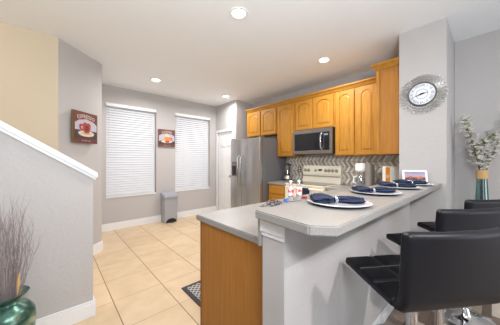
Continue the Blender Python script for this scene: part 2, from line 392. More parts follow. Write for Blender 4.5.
# recessed lamps
LL = ['recessed ceiling lamp nearest the top edge, above the open floor', 'recessed ceiling lamp in front of the oak wall cabinets', 'recessed ceiling lamp near the far blinds, leftmost', 'recessed ceiling lamp above the pantry corner, smallest']
for (x, y), lb in zip(LAMPS, LL):
    t = thing('recessed_light', lb, 'ceiling light', (x, y, CEIL), 'round recessed ceiling lamps')
    pr = [(.062, -.0005), (.066, -.006), (.088, -.005), (.092, 0)]
    obj('trim_ring', MB().lathe([(.062, 0)]+pr, (x, y), 32, CEIL), WHITEP, t, smooth=True)
    obj('lens', MB().lathe([(.0001, -.003), (.062, -.003), (.062, -.0005)], (x, y), 32, CEIL), LAMPM, t)
    l = bpy.data.lights.new('downlight', 'AREA'); l.shape = 'DISK'; l.size = .13; l.energy = 21; l.color = (1, .975, .95); l.spread = R(165)
    o = bpy.data.objects.new('downlight', l); C.objects.link(o); o.location = (x, y, CEIL-.012)

# ------------------------------------------------------------------ kitchen cabinets
def arch_pts(u0, u1, v0, v1, rise, n=12):
    """closed polygon CCW: rectangle with cathedral arched top (rise above v1-rise at centre)"""
    pts = [(u0, v0), (u1, v0)]
    w_ = u1-u0; sh = w_*.03
    pts.append((u1, v1-rise))
    for k in range(n+1):
        q = k/n; u = (u1-sh)+(-(w_-2*sh))*q; pts.append((u, v1-rise+rise*(1-(2*q-1)**2)**.8))
    pts.append((u0, v1-rise)); return pts
def panel_door(mb, fn, u0, u1, v0, v1, arch=True):
    st = .055 if (u1-u0) > .25 else .048
    rise = min(.055, (u1-u0)*.17) if arch else 0
    mb.prism([(u0, v0), (u1, v0), (u1, v1), (u0, v1)], fn, 0, .010)
    a, b, c, d = u0+st, u1-st, v0+st, v1-st
    mb.prism([(u0, v0), (a, v0), (a, v1), (u0, v1)], fn, .010, .021); mb.prism([(b, v0), (u1, v0), (u1, v1), (b, v1)], fn, .010, .021)
    mb.prism([(a, v0), (b, v0), (b, c), (a, c)], fn, .010, .021)
    if arch:
        ap = arch_pts(a, b, c, d, rise)[2:]      # from (b,d-rise) over to (a,d-rise)
        mb.prism([(b, v1), (a, v1)]+ap[::-1], fn, .010, .021)
        g = .012; mb2 = arch_pts(a+g, b-g, c+g, d-g, rise); mb3 = arch_pts(a+g+.022, b-g-.022, c+g+.022, d-g-.022, rise)
    else:
        mb.prism([(a, d), (b, d), (b, v1), (a, v1)], fn, .010, .021); g = .008
        mb2 = [(a+g, c+g), (b-g, c+g), (b-g, d-g), (a+g, d-g)]; q = .016; mb3 = [(a+g+q, c+g+q), (b-g-q, c+g+q), (b-g-q, d-g-q), (a+g+q, d-g-q)]
    n = len(mb2)
    vs = [fn(u, v, .010) for u, v in mb2]+[fn(u, v, .012) for u, v in mb2]+[fn(u, v, .020) for u, v in mb3]
    mb.add(vs, [(i, (i+1) % n, n+(i+1) % n, n+i) for i in range(n)]+[(n+i, n+(i+1) % n, 2*n+(i+1) % n, 2*n+i) for i in range(n)]+[tuple(range(2*n, 3*n))])
    return mb
XU = 3.40
def upper(label, y0, y1, z0, z1, doors, xf=XU):
    t = thing('wall_cabinet', label, 'cabinet', ((xf+XK)/2, (y0+y1)/2, z0), 'honey oak wall cabinets along the kitchen wall')
    obj('body', MB().box(xf, XK-.002, y0+.001, y1-.001, z0, z1), OAK, t)
    fn = lambda u, v, w_: (xf-w_, u, v)
    for (a, b) in doors: obj('door', panel_door(MB(), fn, a, b, z0+.012, z1-.03), OAK, t)
    return t
ZC0, ZC1 = 1.400, 2.438
upper('short two-door oak cabinet above the refrigerator', 2.925, 3.855, 1.865, ZC1, [(3.41, 3.825), (2.955, 3.372)])
upper('tall narrow single-door oak cabinet between refrigerator and microwave', 2.487, 2.922, ZC0, ZC1, [(2.515, 2.905)])
upper('two-door oak cabinet directly above the microwave', 1.705, 2.484, 1.868, ZC1, [(2.115, 2.462), (1.728, 2.085)])
upper('tall two-door oak cabinet right of the microwave', 1.06, 1.702, ZC0, ZC1, [(1.398, 1.678), (1.08, 1.352)])
# corner cabinet on return wall, its side faces the room
t = thing('corner_wall_cabinet', 'plain-sided oak corner cabinet beside the clock wall', 'cabinet', (3.3, .85, ZC0))
obj('body', MB().box(2.97, XU+.0, .703, .945, ZC0, ZC1).box(XU, XK-.002, .703, 1.055, ZC0, ZC1), OAKS, t)
obj('face_frame', MB().box(2.965, 2.985, .925, .952, ZC0, ZC1), OAK, t)
obj('door', panel_door(MB(), lambda u, v, w_: (u, .945+w_, v), 2.99, 3.36, ZC0+.012, ZC1-.03), OAK, t)
# crown
def crown_run(mb, p0, p1, nrm, z0=2.425, top=.068, out=.055, m0=0, m1=0):
    """profile swept p0->p1 with outward normal nrm; m0/m1 mitre extension per outward unit"""
    prof = [(0, 0), (.012, 0), (.018, .014), (.03, .03), (out, .05), (out, top), (0, top)]
    p0 = Vector(p0); p1 = Vector(p1); d = (p1-p0).normalized(); nn = Vector(nrm); k = len(prof)
    vs = []
    for P_, m_, sg in ((p0, m0, -1), (p1, m1, 1)):
        for o_, h in prof:
            q = P_+nn*o_+d*(sg*m_*o_); vs.append((q.x, q.y, z0+h))
    mb.add(vs, [tuple(range(k)), tuple(range(2*k-1, k-1, -1))]+[(i, (i+1) % k, k+(i+1) % k, k+i) for i in range(k)])
cm = MB()
crown_run(cm, (XU, 3.855), (XU, 1.0), (-1, 0), m0=0)
crown_run(cm, (2.97, .95), (XU, .95), (0, 1), m0=1, m1=-0)
crown_run(cm, (2.97, .95), (2.97, .703), (-1, 0), m0=1)
struct('trim_cabinet_crown', cm, OAK)

# lower cabinets
def drawer_front(mb, fn, u0, u1, v0, v1):
    mb.prism([(u0, v0), (u1, v0), (u1, v1), (u0, v1)], fn, 0, .012)
    q = .014; n = 4; A = [(u0, v0), (u1, v0), (u1, v1), (u0, v1)]; B_ = [(u0+q, v0+q), (u1-q, v0+q), (u1-q, v1-q), (u0+q, v1-q)]
    mb.add([fn(u, v, .012) for u, v in A]+[fn(u, v, .02) for u, v in B_], [(i, (i+1) % 4, 4+(i+1) % 4, 4+i) for i in range(4)]+[(4, 5, 6, 7)]); return mb
XB = 3.12
def base_cab(label, y0, y1):
    t = thing('base_cabinet', label, 'cabinet', ((XB+XK)/2, (y0+y1)/2, 0))
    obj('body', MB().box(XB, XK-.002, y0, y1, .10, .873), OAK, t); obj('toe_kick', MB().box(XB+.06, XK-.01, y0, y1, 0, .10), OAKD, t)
    fn = lambda u, v, w_: (XB-w_, u, v)
    obj('drawer', drawer_front(MB(), fn, y0+.02, y1-.02, .70, .85), OAK, t)
    obj('door', panel_door(MB(), fn, y0+.02, y1-.02, .12, .68, False), OAK, t)
    return t
base_cab('oak base cabinet with drawer between refrigerator and cooker', 2.475, 2.905)
base_cab('oak base cabinet right of the cooker, mostly behind the bar', 1.46, 1.70)
t = thing('peninsula_cabinet', 'long honey oak base cabinet of the peninsula with plain end panel', 'cabinet', (1.9, 1.1, 0))
obj('body', MB().box(.845, 3.10, .735, 1.44, .10, .873), OAK, t)
obj('end_panel', MB().box(.832, .845, .735, 1.462, 0, .873), OAKS, t)
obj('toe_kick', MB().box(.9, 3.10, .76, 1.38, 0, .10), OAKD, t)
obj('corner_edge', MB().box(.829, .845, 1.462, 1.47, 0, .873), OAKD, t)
fn = lambda u, v, w_: (u, 1.44+w_, v)
for k in range(4):
    a = .88+k*.54
    obj('drawer', drawer_front(MB(), fn, a, a+.5, .70, .85), OAK, t); obj('door', panel_door(MB(), fn, a, a+.5, .12, .68, False), OAK, t)

# countertops
cb = MB(); cb.prism([(.804, .733), (XC-.002, .733), (XC-.002, .703), (XK-.012, .703), (XK-.012, 1.70), (3.09, 1.70), (3.09, 1.494), (.804, 1.494)], lambda u, v, w_: (u, v, w_), .874, .914)
tag(obj('countertop', cb, COUNTER, bev=.005), 'low speckled grey laminate counter wrapping the peninsula, behind the raised bar', 'countertop')
cb = MB().box(3.09, XK-.012, 2.468, 2.915, .874, .914)
tag(obj('countertop', cb, COUNTER, bev=.005), 'short speckled counter piece between refrigerator and cooker, under the blender', 'countertop')
ZB = 1.09
bp = [(.692, .732), (.667, .43), (.729, .356), (XC-.003, .334), (XC-.003, .732)]
bt = thing('bar_countertop', 'raised speckled grey breakfast bar top with clipped corner, set with plates', 'countertop', (1.8, .53, ZB-.038))
obj('slab', MB().prism(bp, lambda u, v, w_: (u, v, w_), ZB-.038, ZB), COUNTER, bt, .005)
obj('riser', MB().box(.728, XC-.01, .733, .748, .9145, 1.051), COUNTER, bt)

# backsplash and outlets
struct('wall_backsplash', MB().box(XK-.010, XK, .705, 2.92, .914, ZC0), SPLASH)
for y, lb in ((2.60, 'grey outlet plate on the patterned tile between blender and cooker'),):
    t = thing('wall_outlet', lb, 'outlet', (XK-.01, y, 1.14))
    obj('plate', MB().box(XK-.016, XK-.010, y-.036, y+.036, 1.085, 1.20), GREYDK, t, .002)
    for z in (1.118, 1.168): obj('socket', MB().box(XK-.019, XK-.016, y-.017, y+.017, z-.014, z+.014), WHITEP, t, .002)

# refrigerator
t = thing('refrigerator', 'stainless side-by-side refrigerator with door dispenser next to white pantry door', 'refrigerator', (3.28, 3.38, 0))
fy0, fy1 = 2.925, 3.832; fx = 2.90; fs = 3.485
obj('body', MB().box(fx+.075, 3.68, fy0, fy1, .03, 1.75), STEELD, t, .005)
obj('toe_grille', MB().box(fx+.06, fx+.12, fy0+.02, fy1-.02, 0, .07), BLACKP, t)
def fridge_door(y0, y1):
    pts = [(fx+.068, y0), (fx+.068, y1), (fx+.012, y1), (fx, y1-.02), (fx-.006, (y0+y1)/2), (fx, y0+.02), (fx+.012, y0)]
    return MB().prism(pts, lambda u, v, w_: (u, v, w_), .07, 1.762)
for (a, b, hy, lb) in ((fy0, fs-.004, fs-.045, None), (fs+.004, fy1, fs+.045, None)):
    d = obj('door', fridge_door(a, b), STEEL, t, .003, True)
    hp = [(fx-.004, hy, .78), (fx-.05, hy, .83), (fx-.062, hy, 1.1), (fx-.05, hy, 1.37), (fx-.004, hy, 1.42)]
    obj('handle', MB().tube(hp, [.012, .013, .013, .013, .012], 10), STEEL, d, smooth=True)
    if b == fy1:
        dp = obj('dispenser', MB().box(fx-.010, fx+.01, 3.575, 3.775, .99, 1.29), BLACKG, d, .004)
        obj('dispenser_tray', MB().box(fx-.016, fx+.004, 3.59, 3.76, 1.0, 1.015), STEELD, dp)
        obj('dispenser_panel', MB().box(fx-.0125, fx-.006, 3.59, 3.76, 1.21, 1.28), STEELD, dp)
for ya in (fy0+.01, fy1-.06): obj('hinge_cover', MB().box(fx+.01, fx+.14, ya, ya+.05, 1.762, 1.785), STEELD, t, .004)

# microwave
t = thing('microwave', 'stainless over-the-range microwave under the oak cabinet above the cooker', 'microwave', (3.5, 2.09, 1.42))
mx0 = 3.325; my0, my1, mz0, mz1 = 1.712, 2.478, 1.435, 1.862
obj('body', MB().box(mx0+.02, XK-.012, my0, my1, mz0, mz1), BLACKP, t)
obj('face', MB().box(mx0, mx0+.02, my0, my1, mz1-.065, mz1).box(mx0, mx0+.02, my0, my1, mz0, mz0+.062).box(mx0, mx0+.02, my1-.03, my1, mz0+.062, mz1-.065).box(mx0, mx0+.02, my0, my0+.05, mz0+.062, mz1-.065), mat('brushed_dark_steel', srgb(140, 136, 132), .3, .9), t, .003)
obj('door_glass', MB().box(mx0+.002, mx0+.02, my0+.18, my1-.031, mz0+.063, mz1-.066), BLACKG, t)
obj('control_panel', MB().box(mx0+.001, mx0+.02, my0+.051, my0+.178, mz0+.063, mz1-.066), BLACKG, t)
obj('display', MB().box(mx0-.0005, mx0+.001, my0+.075, my0+.145, mz1-.125, mz1-.095), mat('blue_grey_display', srgb(110, 130, 165), .3), t)
hy = my0+.185
obj('handle', MB().tube([(mx0+.005, hy, mz0+.075), (mx0-.035, hy, mz0+.11), (mx0-.045, hy, (mz0+mz1)/2), (mx0-.035, hy, mz1-.115), (mx0+.005, hy, mz1-.08)], .013, 10), CHROME, t, smooth=True)
obj('vent_grille', MB().box(mx0+.03, XK-.1, my0+.05, my1-.05, mz0-.006, mz0), BLACKP, t)

# range
t = thing('range_cooker', 'cream kitchen range with knobbed backguard below the microwave', 'cooker', (3.38, 2.085, 0))
ry0, ry1 = 1.712, 2.462
obj('body', MB().box(3.09, XK-.04, ry0, ry1, .06, .90), CREAM, t, .004)
obj('plinth', MB().box(3.13, XK-.05, ry0+.02, ry1-.02, 0, .06), BLACKP, t)
obj('cooktop', MB().box(3.07, XK-.03, ry0, ry1, .90, .922), CREAM, t, .005)
obj('cooktop_glass', MB().box(3.11, XK-.14, ry0+.03, ry1-.03, .922, .926), BLACKG, t)
bgm = MB().prism([(XK-.115, .922), (XK-.015, .922), (XK-.015, 1.225), (XK-.07, 1.232), (XK-.085, 1.222), (XK-.105, 1.07), (XK-.092, 1.06)], lambda u, v, w_: (u, w_, v), ry0, ry1)
bg_ = obj('backguard', bgm, CREAM, t, .004)
obj('trim_strip', MB().box(XK-.118, XK-.108, ry0+.005, ry1-.005, 1.035, 1.05), CREAMD, bg_)
for k, yk in enumerate((2.41, 2.34, 2.19, 1.99, 1.93, 1.86, 1.79)):
    xk = XK-.098; r_ = .024 if k not in (2,) else .018
    pts = [Vector((xk-(.008), yk, 1.14))]
    kb = MB().tube([(xk+.004, yk, 1.14), (xk-.006, yk, 1.141)], r_, 16)
    kb.tube([(xk-.006, yk, 1.141), (xk-.020, yk, 1.143)], r_*.62, 14)
    kb.tube([(xk-.002, yk+(r_+.006)*cos(q), 1.14+(r_+.006)*sin(q)) for q in [2*pi*i/16 for i in range(16)]], .0022, 5, True)
    obj('knob', kb, CREAMD, bg_, smooth=True)
obj('clock_display', MB().box(XK-.1065, XK-.09, 2.06, 2.13, 1.135, 1.165), BLACKG, bg_)
ov = obj('oven_door', MB().box(3.055, 3.088, ry0+.008, ry1-.008, .27, .875), CREAM, t, .006)
obj('oven_window', MB().box(3.052, 3.056, ry0+.14, ry1-.14, .42, .70), BLACKG, ov)
hb = MB().tube([(3.015, ry0+.05, .868), (3.015, ry1-.05, .868)], .011, 10)
for yk in (ry0+.08, ry1-.08): hb.box(3.012, 3.057, yk-.01, yk+.01, .858, .874)
obj('handle', hb, CREAM, ov, smooth=True)
obj('storage_drawer', MB().box(3.06, 3.088, ry0+.008, ry1-.008, .075, .255), CREAM, t, .005)
# towel on handle
tw = MB()
ty0, ty1 = 1.945, 2.055
def twf(u, v):
    y = ty0+(ty1-ty0)*u; L = v*2-1
    rip = .004*sin(u*17)
    if abs(L) < .12: a = L/.12*pi/2; return (3.015+sin(a)*.015*-1 , y, .868+.015*cos(a)+.001)
    sgn = -1 if L > 0 else 1
    return (3.015+sgn*.016+rip*(abs(L)), y, .868-(abs(L)-.12)*.125)
tw.grid(twf, 16, 40)
o = obj('dish_towel', tw, NAVY, smooth=True); tag(o, 'navy blue cloth hanging on the cooker front', 'towel')
md = o.modifiers.new('s', 'SOLIDIFY'); md.thickness = .004

# ------------------------------------------------------------------ small kitchen items
bx, by = 3.50, 2.745
t = thing('blender', 'black and steel blender on the counter beside the refrigerator', 'blender', (bx, by, .914))
obj('base', MB().lathe([(.085, 0), (.09, .01), (.088, .06), (.07, .10), (.055, .115)], (bx, by), 24, .914), STEEL, t, smooth=True)
obj('control_band', MB().lathe([(.091, .018), (.0915, .02), (.0905, .045), (.089, .047)], (bx, by), 24, .914), BLACKP, t, smooth=True)
obj('jug', MB().lathe([(.045, .117), (.055, .13), (.075, .30), (.078, .31), (.073, .308), (.052, .135), (.001, .13)], (bx, by), 24, .914), BOTTLE, t, smooth=True)
obj('blade_collar', MB().lathe([(.054, .115), (.056, .118), (.052, .15), (.045, .152)], (bx, by), 20, .914), BLACKP, t, smooth=True)
obj('lid', MB().lathe([(.078, .312), (.08, .314), (.076, .335), (.03, .34), (.028, .36), (.001, .362)], (bx, by), 24, .914), BLACKP, t, smooth=True)
obj('jug_handle', MB().tube([(bx-.04, by-.065, 1.20), (bx-.055, by-.10, 1.19), (bx-.055, by-.10, 1.10), (bx-.035, by-.055, 1.07)], .009, 8), BLACKP, t, smooth=True)

cx_, cy_ = 3.46, 1.285
t = thing('coffee_maker', 'white and grey drip coffee maker standing against the patterned tile', 'coffee maker', (cx_, cy_, .914))
obj('base', MB().box(cx_-.10, cx_+.10, cy_-.13, cy_+.11, .9145, .945), WHITEP, t, .01)
obj('water_tank', MB().box(cx_-.07, cx_+.09, cy_-.125, cy_-.04, .945, 1.265), mat('taupe_metal', srgb(150, 142, 136), .35, .3), t, .012)
obj('brew_head', MB().lathe([(.055, 1.15), (.076, 1.17), (.078, 1.255), (.07, 1.275), (.02, 1.28)], (cx_-.01, cy_+.04), 28, 0), WHITEP, t, smooth=True)
obj('arm', MB().box(cx_-.03, cx_+.03, cy_-.05, cy_+.02, 1.18, 1.25), WHITEP, t, .006)
obj('carafe', MB().lathe([(.055, .948), (.066, .96), (.068, 1.02), (.052, 1.08), (.05, 1.095), (.046, 1.09), (.064, 1.02), (.06, .965), (.001, .955)], (cx_-.01, cy_+.04), 24, 0), BOTTLE, t, smooth=True)
obj('carafe_handle', MB().tube([(cx_-.035, cy_+.085, 1.085), (cx_-.055, cy_+.125, 1.075), (cx_-.055, cy_+.125, .99), (cx_-.035, cy_+.095, .975)], .009, 8), WHITEP, t, smooth=True)

# orange/white carton
t = thing('carton', 'tall white food carton with orange side behind the plates', 'box', (3.12, .90, .914))
k0 = Vector((3.11, .895)); ang = R(-42); ux = Vector((cos(ang), sin(ang))); uy = Vector((-sin(ang), cos(ang)))
def cfn(u, v, w_):
    q = k0+ux*u+uy*v; return (q.x, q.y, w_)
obj('carton_body', MB().prism([(.0, 0), (.19, 0), (.19, .07), (0, .07)], cfn, .9145, 1.245), mat('white_carton', srgb(226, 222, 212), .6), t, .003)
obj('orange_side', MB().prism([(-.001, -.0015), (.052, -.0015), (.052, .001), (-.001, .001)], cfn, .9145, 1.235), ORANGE, t)
obj('picture_print', MB().prism([(.008, -.0025), (.042, -.0025), (.042, .0), (.008, 0)], cfn, 1.10, 1.14), CREAMP, t)
obj('red_band', MB().prism([(-.001, -.0022), (.052, -.0022), (.052, .0), (-.001, 0)], cfn, .93, 1.03), mat('orange_red_band', srgb(205, 84, 34), .5), t)

def bottle(loc, label):
    x, y, z = loc
    t = thing('bottle', label, 'bottle', loc, 'clear bottles on the low counter')
    obj('bottle_body', MB().lathe([(.023, .001), (.027, .006), (.027, .12), (.025, .135), (.016, .17), (.012, .178), (.012, .19), (.010, .19), (.0001, .19)], (x, y), 20, z), BOTTLE, t, smooth=True)
    obj('contents', MB().lathe([(.0001, .003), (.025, .006), (.025, .05), (.0001, .05)], (x, y), 16, z), mat('cloudy_soap', srgb(214, 210, 214), .3), t, smooth=True)
    obj('bottle_label', MB().lathe([(.0275, .055), (.0278, .056), (.0278, .135), (.0275, .136)], (x, y), 20, z), LABELM, t, smooth=True)
    obj('cap', MB().lathe([(.014, .186), (.014, .205), (.012, .208), (.001, .208)], (x, y), 14, z), WHITEP, t, smooth=True)
    return t
LABELM = mat('red_white_label', srgb(210, 60, 60), .5); noisy(LABELM, srgb(206, 70, 68), srgb(236, 228, 230), 26, 3, lo=.44, hi=.52)
b1 = bottle((1.755, 1.335, .9142), 'clear bottle with red and white label, left one of the pair, beside the crumpled cloth')
dup(b1, (1.859, 1.312, .9142), R(60), 'clear bottle with red and white label, right one of the pair, beside the red sponge')
tag(obj('scrubber', MB().lathe([(.018, 0), (.019, .004), (.017, .032), (.001, .034)], (1.69, 1.352), 16, .9142), BLUE, smooth=True), 'small blue scrubber lying between the crumpled cloth and the bottles', 'scrubber')
rc = MB().tube([(1.95, 1.375, .927), (1.985, 1.35, .932), (2.02, 1.32, .927)], [.012, .014, .010], 10)
tag(obj('sponge', rc, RED, smooth=True), 'small red sponge lying right of the labelled bottles', 'sponge')
# crumpled cloth
def cloth(u, v):
    a = u*2*pi; r = v; x = 1.50+.14*r*cos(a)*(1+.2*sin(3*a)); y = 1.345+.055*r*sin(a)*(1+.25*cos(4*a+1)) 
    z = .9155+.042*(1-r**2.2)*(.7+.3*sin(5*a+6*r))+.012*sin(9*a+11*r)*(r*(1-r))*2
    return (x, y, max(z, .9145))
o = obj('dish_cloth', MB().grid(cloth, 48, 14), CLOTHD, smooth=True); tag(o, 'crumpled dark and grey patterned dish cloth at the edge of the low counter', 'cloth')

# ------------------------------------------------------------------ place settings
def napkin_mb():
    m = MB(); nu, nv = 40, 36
    def f(i, j):
        s = i/nu; a = 2*pi*j/nv; x = -.128+.256*s
        if s < .47: w_ = .022+.050*sin(pi*min(1, (1-s/.47)*.55+.02))**.8*(1 if s > .04 else .75)
        else: q = (s-.47)/.53; w_ = .020+.024*sin(pi*min(.72, q*.9))
        if s > .94: w_ *= .75
        h = .009+w_*.17
        fold = 1+.20*sin(5*a+s*5)+.07*sin(9*a-s*14)
        if .44 < s < .50: fold = 1; w_ = .017; h = .0125
        y = w_*cos(a)*fold+.012*sin(s*5-1); z = h+h*sin(a)*fold
        return Vector((x, y+(.01 if s < .3 else 0), max(z, .001)))
    vs = [f(i, j) for i in range(nu+1) for j in range(nv)]
    m.add(vs, [(i*nv+j, i*nv+(j+1) % nv, (i+1)*nv+(j+1) % nv, (i+1)*nv+j) for i in range(nu) for j in range(nv)]+[tuple(range(nv)), tuple(nu*nv+k for k in range(nv))])
    return m
PL = [((1.118, .540), 0), ((1.675, .548), 4), ((2.15, .528), -6), ((2.53, .505), 8)]
pn = ['nearest the clipped corner of the bar', 'second from the clipped corner of the bar', 'third from the clipped corner of the bar', 'farthest along the bar, by the small screen']
plate0 = None
for (c, rz), nm in zip(PL, pn):
    if plate0 is None:
        plate0 = thing('charger_plate', '', 'plate', (0, 0, 0), 'silver-white charger plates on the bar')
        obj('plate_body', MB().lathe([(.0001, .002), (.09, .002), (.10, .004), (.152, .012), (.158, .0145), (.152, .017), (.112, .011), (.104, .007), (.0001, .006)], (0, 0), 64, 0), SILVERP, plate0, smooth=True)
        obj('foot_ring', MB().lathe([(.088, 0), (.098, 0), (.104, .0045), (.148, .0108), (.146, .0100), (.10, .0035), (.088, .002)], (0, 0), 48, 0), PLATER, plate0, smooth=True)
        plate0.location = (c[0], c[1], ZB+.0005); p = plate0
        nap0 = thing('napkin', '', 'napkin', (0, 0, 0), 'navy cloth napkins on the charger plates')
        obj('napkin_cloth', napkin_mb(), NAVY, nap0, smooth=True)
        rr = [(-.008, .0205*cos(a), .0135+.0145*sin(a)) for a in [2*pi*k/20 for k in range(20)]]
        obj('napkin_ring', MB().tube(rr, .0042, 6, True).tube([(q[0]+.007, q[1], q[2]) for q in rr], .0042, 6, True), CHROME, nap0, smooth=True)
        n_ = nap0
    else:
        p = dup(plate0, (c[0], c[1], ZB+.0005)); n_ = dup(nap0, (0, 0, 0))
    p['label'] = 'round silver-white charger plate under a navy napkin, '+nm
    n_.location = (c[0]-.012, c[1]+.005, ZB+.0075); n_.rotation_euler = (0, 0, R(-47+rz)); n_['label'] = 'ringed navy napkin on the plate '+nm

# smart display
t = thing('smart_display', 'small white-framed screen showing a sunset, on the bar by the clock wall', 'screen', (2.80, .56, ZB))
dc = Vector((2.805, .535, 0)); dr = Vector((.741, -.671, 0)).normalized(); dn = Vector((-.671, -.741, 0)).normalized()
# kept clear of the wall: slightly turned
dr = Vector((.42, -.9075, 0)); dn = Vector((-.9075, -.42, 0))
til = R(14)
def dfn(u, v, w_):
    q = dc+dr*u+dn*(w_*cos(til)-v*sin(til)); z = ZB+.006+v*cos(til)+w_*sin(til); return (q.x, q.y, z)
def rrect(x0, x1, y0, y1, r, n=5):
    P_ = []
    for cx, cy, a0 in ((x1-r, y0+r, -90), (x1-r, y1-r, 0), (x0+r, y1-r, 90), (x0+r, y0+r, 180)):
        for k in range(n+1): a = R(a0+90*k/n); P_.append((cx+r*cos(a), cy+r*sin(a)))
    return P_
obj('frame', MB().prism(rrect(-.108, .108, 0, .125, .014), dfn, -.010, 0), WHITEP, t, .002)
sc = bpy.data.materials.new('sunset_screen'); sc.use_nodes = True; MATS['scr'] = sc
b = bsdf(sc); b.inputs['Base Color'].default_value = (0, 0, 0, 1); b.inputs['Roughness'].default_value = .3
g = coords(sc, (1, 1, 1), 'Object'); sp = nd(sc, 'ShaderNodeSeparateXYZ'); lk(sc, g, sp.inputs[0])
nz = nd(sc, 'ShaderNodeTexNoise'); nz.inputs['Scale'].default_value = 25; lk(sc, g, nz.inputs['Vector'])
zz = math_(sc, 'ADD', math_(sc, 'MULTIPLY', sp.outputs[2], 9), math_(sc, 'MULTIPLY', math_(sc, 'SUBTRACT', nz.outputs[0], .5), .55))
r = nd(sc, 'ShaderNodeValToRGB'); el = r.color_ramp.elements; el[0].position = .12; el[0].color = srgb(60, 56, 96); el[1].position = 1; el[1].color = srgb(140, 170, 225)
for pos, cc in ((.35, srgb(50, 44, 84)), (.45, srgb(220, 120, 90)), (.55, srgb(245, 180, 150)), (.72, srgb(210, 180, 215))): q = el.new(pos); q.color = cc
lk(sc, zz, r.inputs[0]); lk(sc, r.outputs[0], b.inputs['Emission Color']); b.inputs['Emission Strength'].default_value = .8
obj('screen', MB().prism([(-.090, .018), (.090, .018), (.090, .108), (-.090, .108)], dfn, 0, .001), sc, t)
obj('stand', MB().prism([(-.07, .004), (.07, .004), (.05, .07), (-.05, .07)], dfn, -.03, -.010), WHITEP, t, .004)
obj('foot', MB().prism([(-.075, -.085), (.075, -.085), (.075, 0), (-.075, 0)], lambda u, v, w_: tuple(Vector((dc.x, dc.y, 0))+dr*u-dn*(-v)*1.0*1+Vector((0, 0, ZB+w_)))if False else tuple(Vector((dc.x, dc.y, 0))+dr*u+dn*(v*.6)+Vector((0, 0, ZB+w_))), .0006, .010), WHITEP, t, .003)

# ------------------------------------------------------------------ bar stools (local frame, facing +y)
st0 = thing('bar_stool', '', 'bar stool', (0, 0, 0), 'black padded bar stools along the breakfast bar')
HW = .248
def pad(path, hw, th, quilt_u, quilt_v, curve=0, nu=48, nv=40, corner=.03, taper=0):
    """path: list of (y,z) ; closed cushion around it. normal side +: quilted"""
    P_ = [Vector((0, a, b)) for a, b in path]; L = [0]
    for i in range(1, len(P_)): L.append(L[-1]+(P_[i]-P_[i-1]).length)
    T = L[-1]
    def at(s):
        d = max(0, min(T, s*T))
        for i in range(1, len(P_)):
            if d <= L[i]+1e-9:
                q = (d-L[i-1])/(L[i]-L[i-1]); p = P_[i-1].lerp(P_[i], q); tn = (P_[i]-P_[i-1]).normalized(); return p, tn
        return P_[-1], (P_[-1]-P_[-2]).normalized()
    def nrm(s):
        a, _ = at(max(0, s-.06)); b_, _ = at(min(1, s+.06)); tn = (b_-a).normalized(); return Vector((0, tn.z, -tn.y))
    def surf(side):
        def f(u, v):
            # edge-concentrated sampling
            uu = .5-.5*cos(pi*u); vv = .5-.5*cos(pi*v)
            x = (2*vv-1); p, _ = at(uu); n = nrm(uu)
            eu = min(uu, 1-uu)*T; ev = min(vv, 1-vv)*2*hw
            e_ = 1.0
            for dd_ in (eu, ev):
                rr_ = th/2
                if dd_ < rr_: e_ *= math.sqrt(max(0, 1-(1-dd_/rr_)**2))
            g_ = 0
            if side > 0:
                for k in range(1, quilt_u): g_ = max(g_, 1-abs(uu-k/quilt_u)*T/.016)
                for k in range(1, quilt_v): g_ = max(g_, 1-abs(vv-k/quilt_v)*2*hw/.016)
            off = th/2*e_ - (max(0, g_)*.010 if side > 0 else 0)*e_
            # rounded plan corners
            cr = corner; shrink = 0
            du_, dv_ = cr-eu, cr-ev
            X = x*hw; 
            if du_ > 0 and dv_ > 0:
                rr2 = math.hypot(du_, dv_)
                if rr2 > cr: k2 = cr/rr2; X = math.copysign(hw-cr+dv_*k2, x); du2 = du_*k2; tn = at(uu)[1]; p = p+tn*((du_-du2) if uu < .5 else -(du_-du2))
            bend = curve*(X/hw)**2*uu
            q = p+n*(side*off); return (X*(1-taper*uu), q.y+bend, q.z)
        return f
    m = MB(); m.grid(surf(1), nu, nv); m.grid(surf(-1), nu, nv); return m
seat_path = [(.20, .753), (.11, .747), (.02, .741), (-.07, .735), (-.165, .729)]
back_path = [(-.150, .715), (-.185, .725), (-.203, .76), (-.212, .84), (-.222, .93), (-.235, 1.035)]
o = obj('seat', pad([(a, b-.008) for a, b in seat_path], HW, .042, 3, 3, 0), LEATHER, st0, smooth=True)
sm = MB()
for k in (1, 2):
    x = -HW+2*HW*k/3; sm.tube([(x, a, b+.008) for a, b in seat_path], .0018, 5)
for k in (1, 2):
    y = .20-.365*k/3; z = .731+ (.0075 if k == 3 else (.014 if k == 2 else .019)) 
    z = .753-(.20-y)*.0657+.008
    sm.tube([(-HW+.02, y, z), (HW-.02, y, z)], .0018, 5)
obj('seat_stitching', sm, STITCH, st0)
o = obj('backrest', pad(back_path, HW, .046, 3, 3, .03, taper=.05), LEATHER, st0, smooth=True)
sm = MB()
def bk(x, z, off): return (x, -.26+.045*(x/HW)**2*((z-.72)/.32)+.025+off, z)
_=([(x, -.222-.024+.045*(x/HW)**2*.9-.0, 1.0) for x in [-HW+.03+(2*HW-.06)*q/10 for q in range(11)]])
obj('mount_plate', MB().box(-.09, .09, -.09, .09, .695, .706), BLACKP, st0)
obj('shell_base', MB().prism(rrect(-.19, .19, -.15, .15, .03), lambda u, v, w_: (u, v, w_), .700, .712), BLACKP, st0)
obj('gas_column', MB().lathe([(.030, .03), (.030, .40), (.033, .405), (.033, .43), (.025, .435), (.025, .655), (.036, .66), (.036, .70)], (0, 0), 24, 0), CHROME, st0, smooth=True)
obj('base', MB().lathe([(.205, 0), (.208, .006), (.195, .014), (.12, .026), (.07, .04), (.045, .065), (.038, .10), (.034, .105)], (0, 0), 48, 0), CHROME, st0, smooth=True)
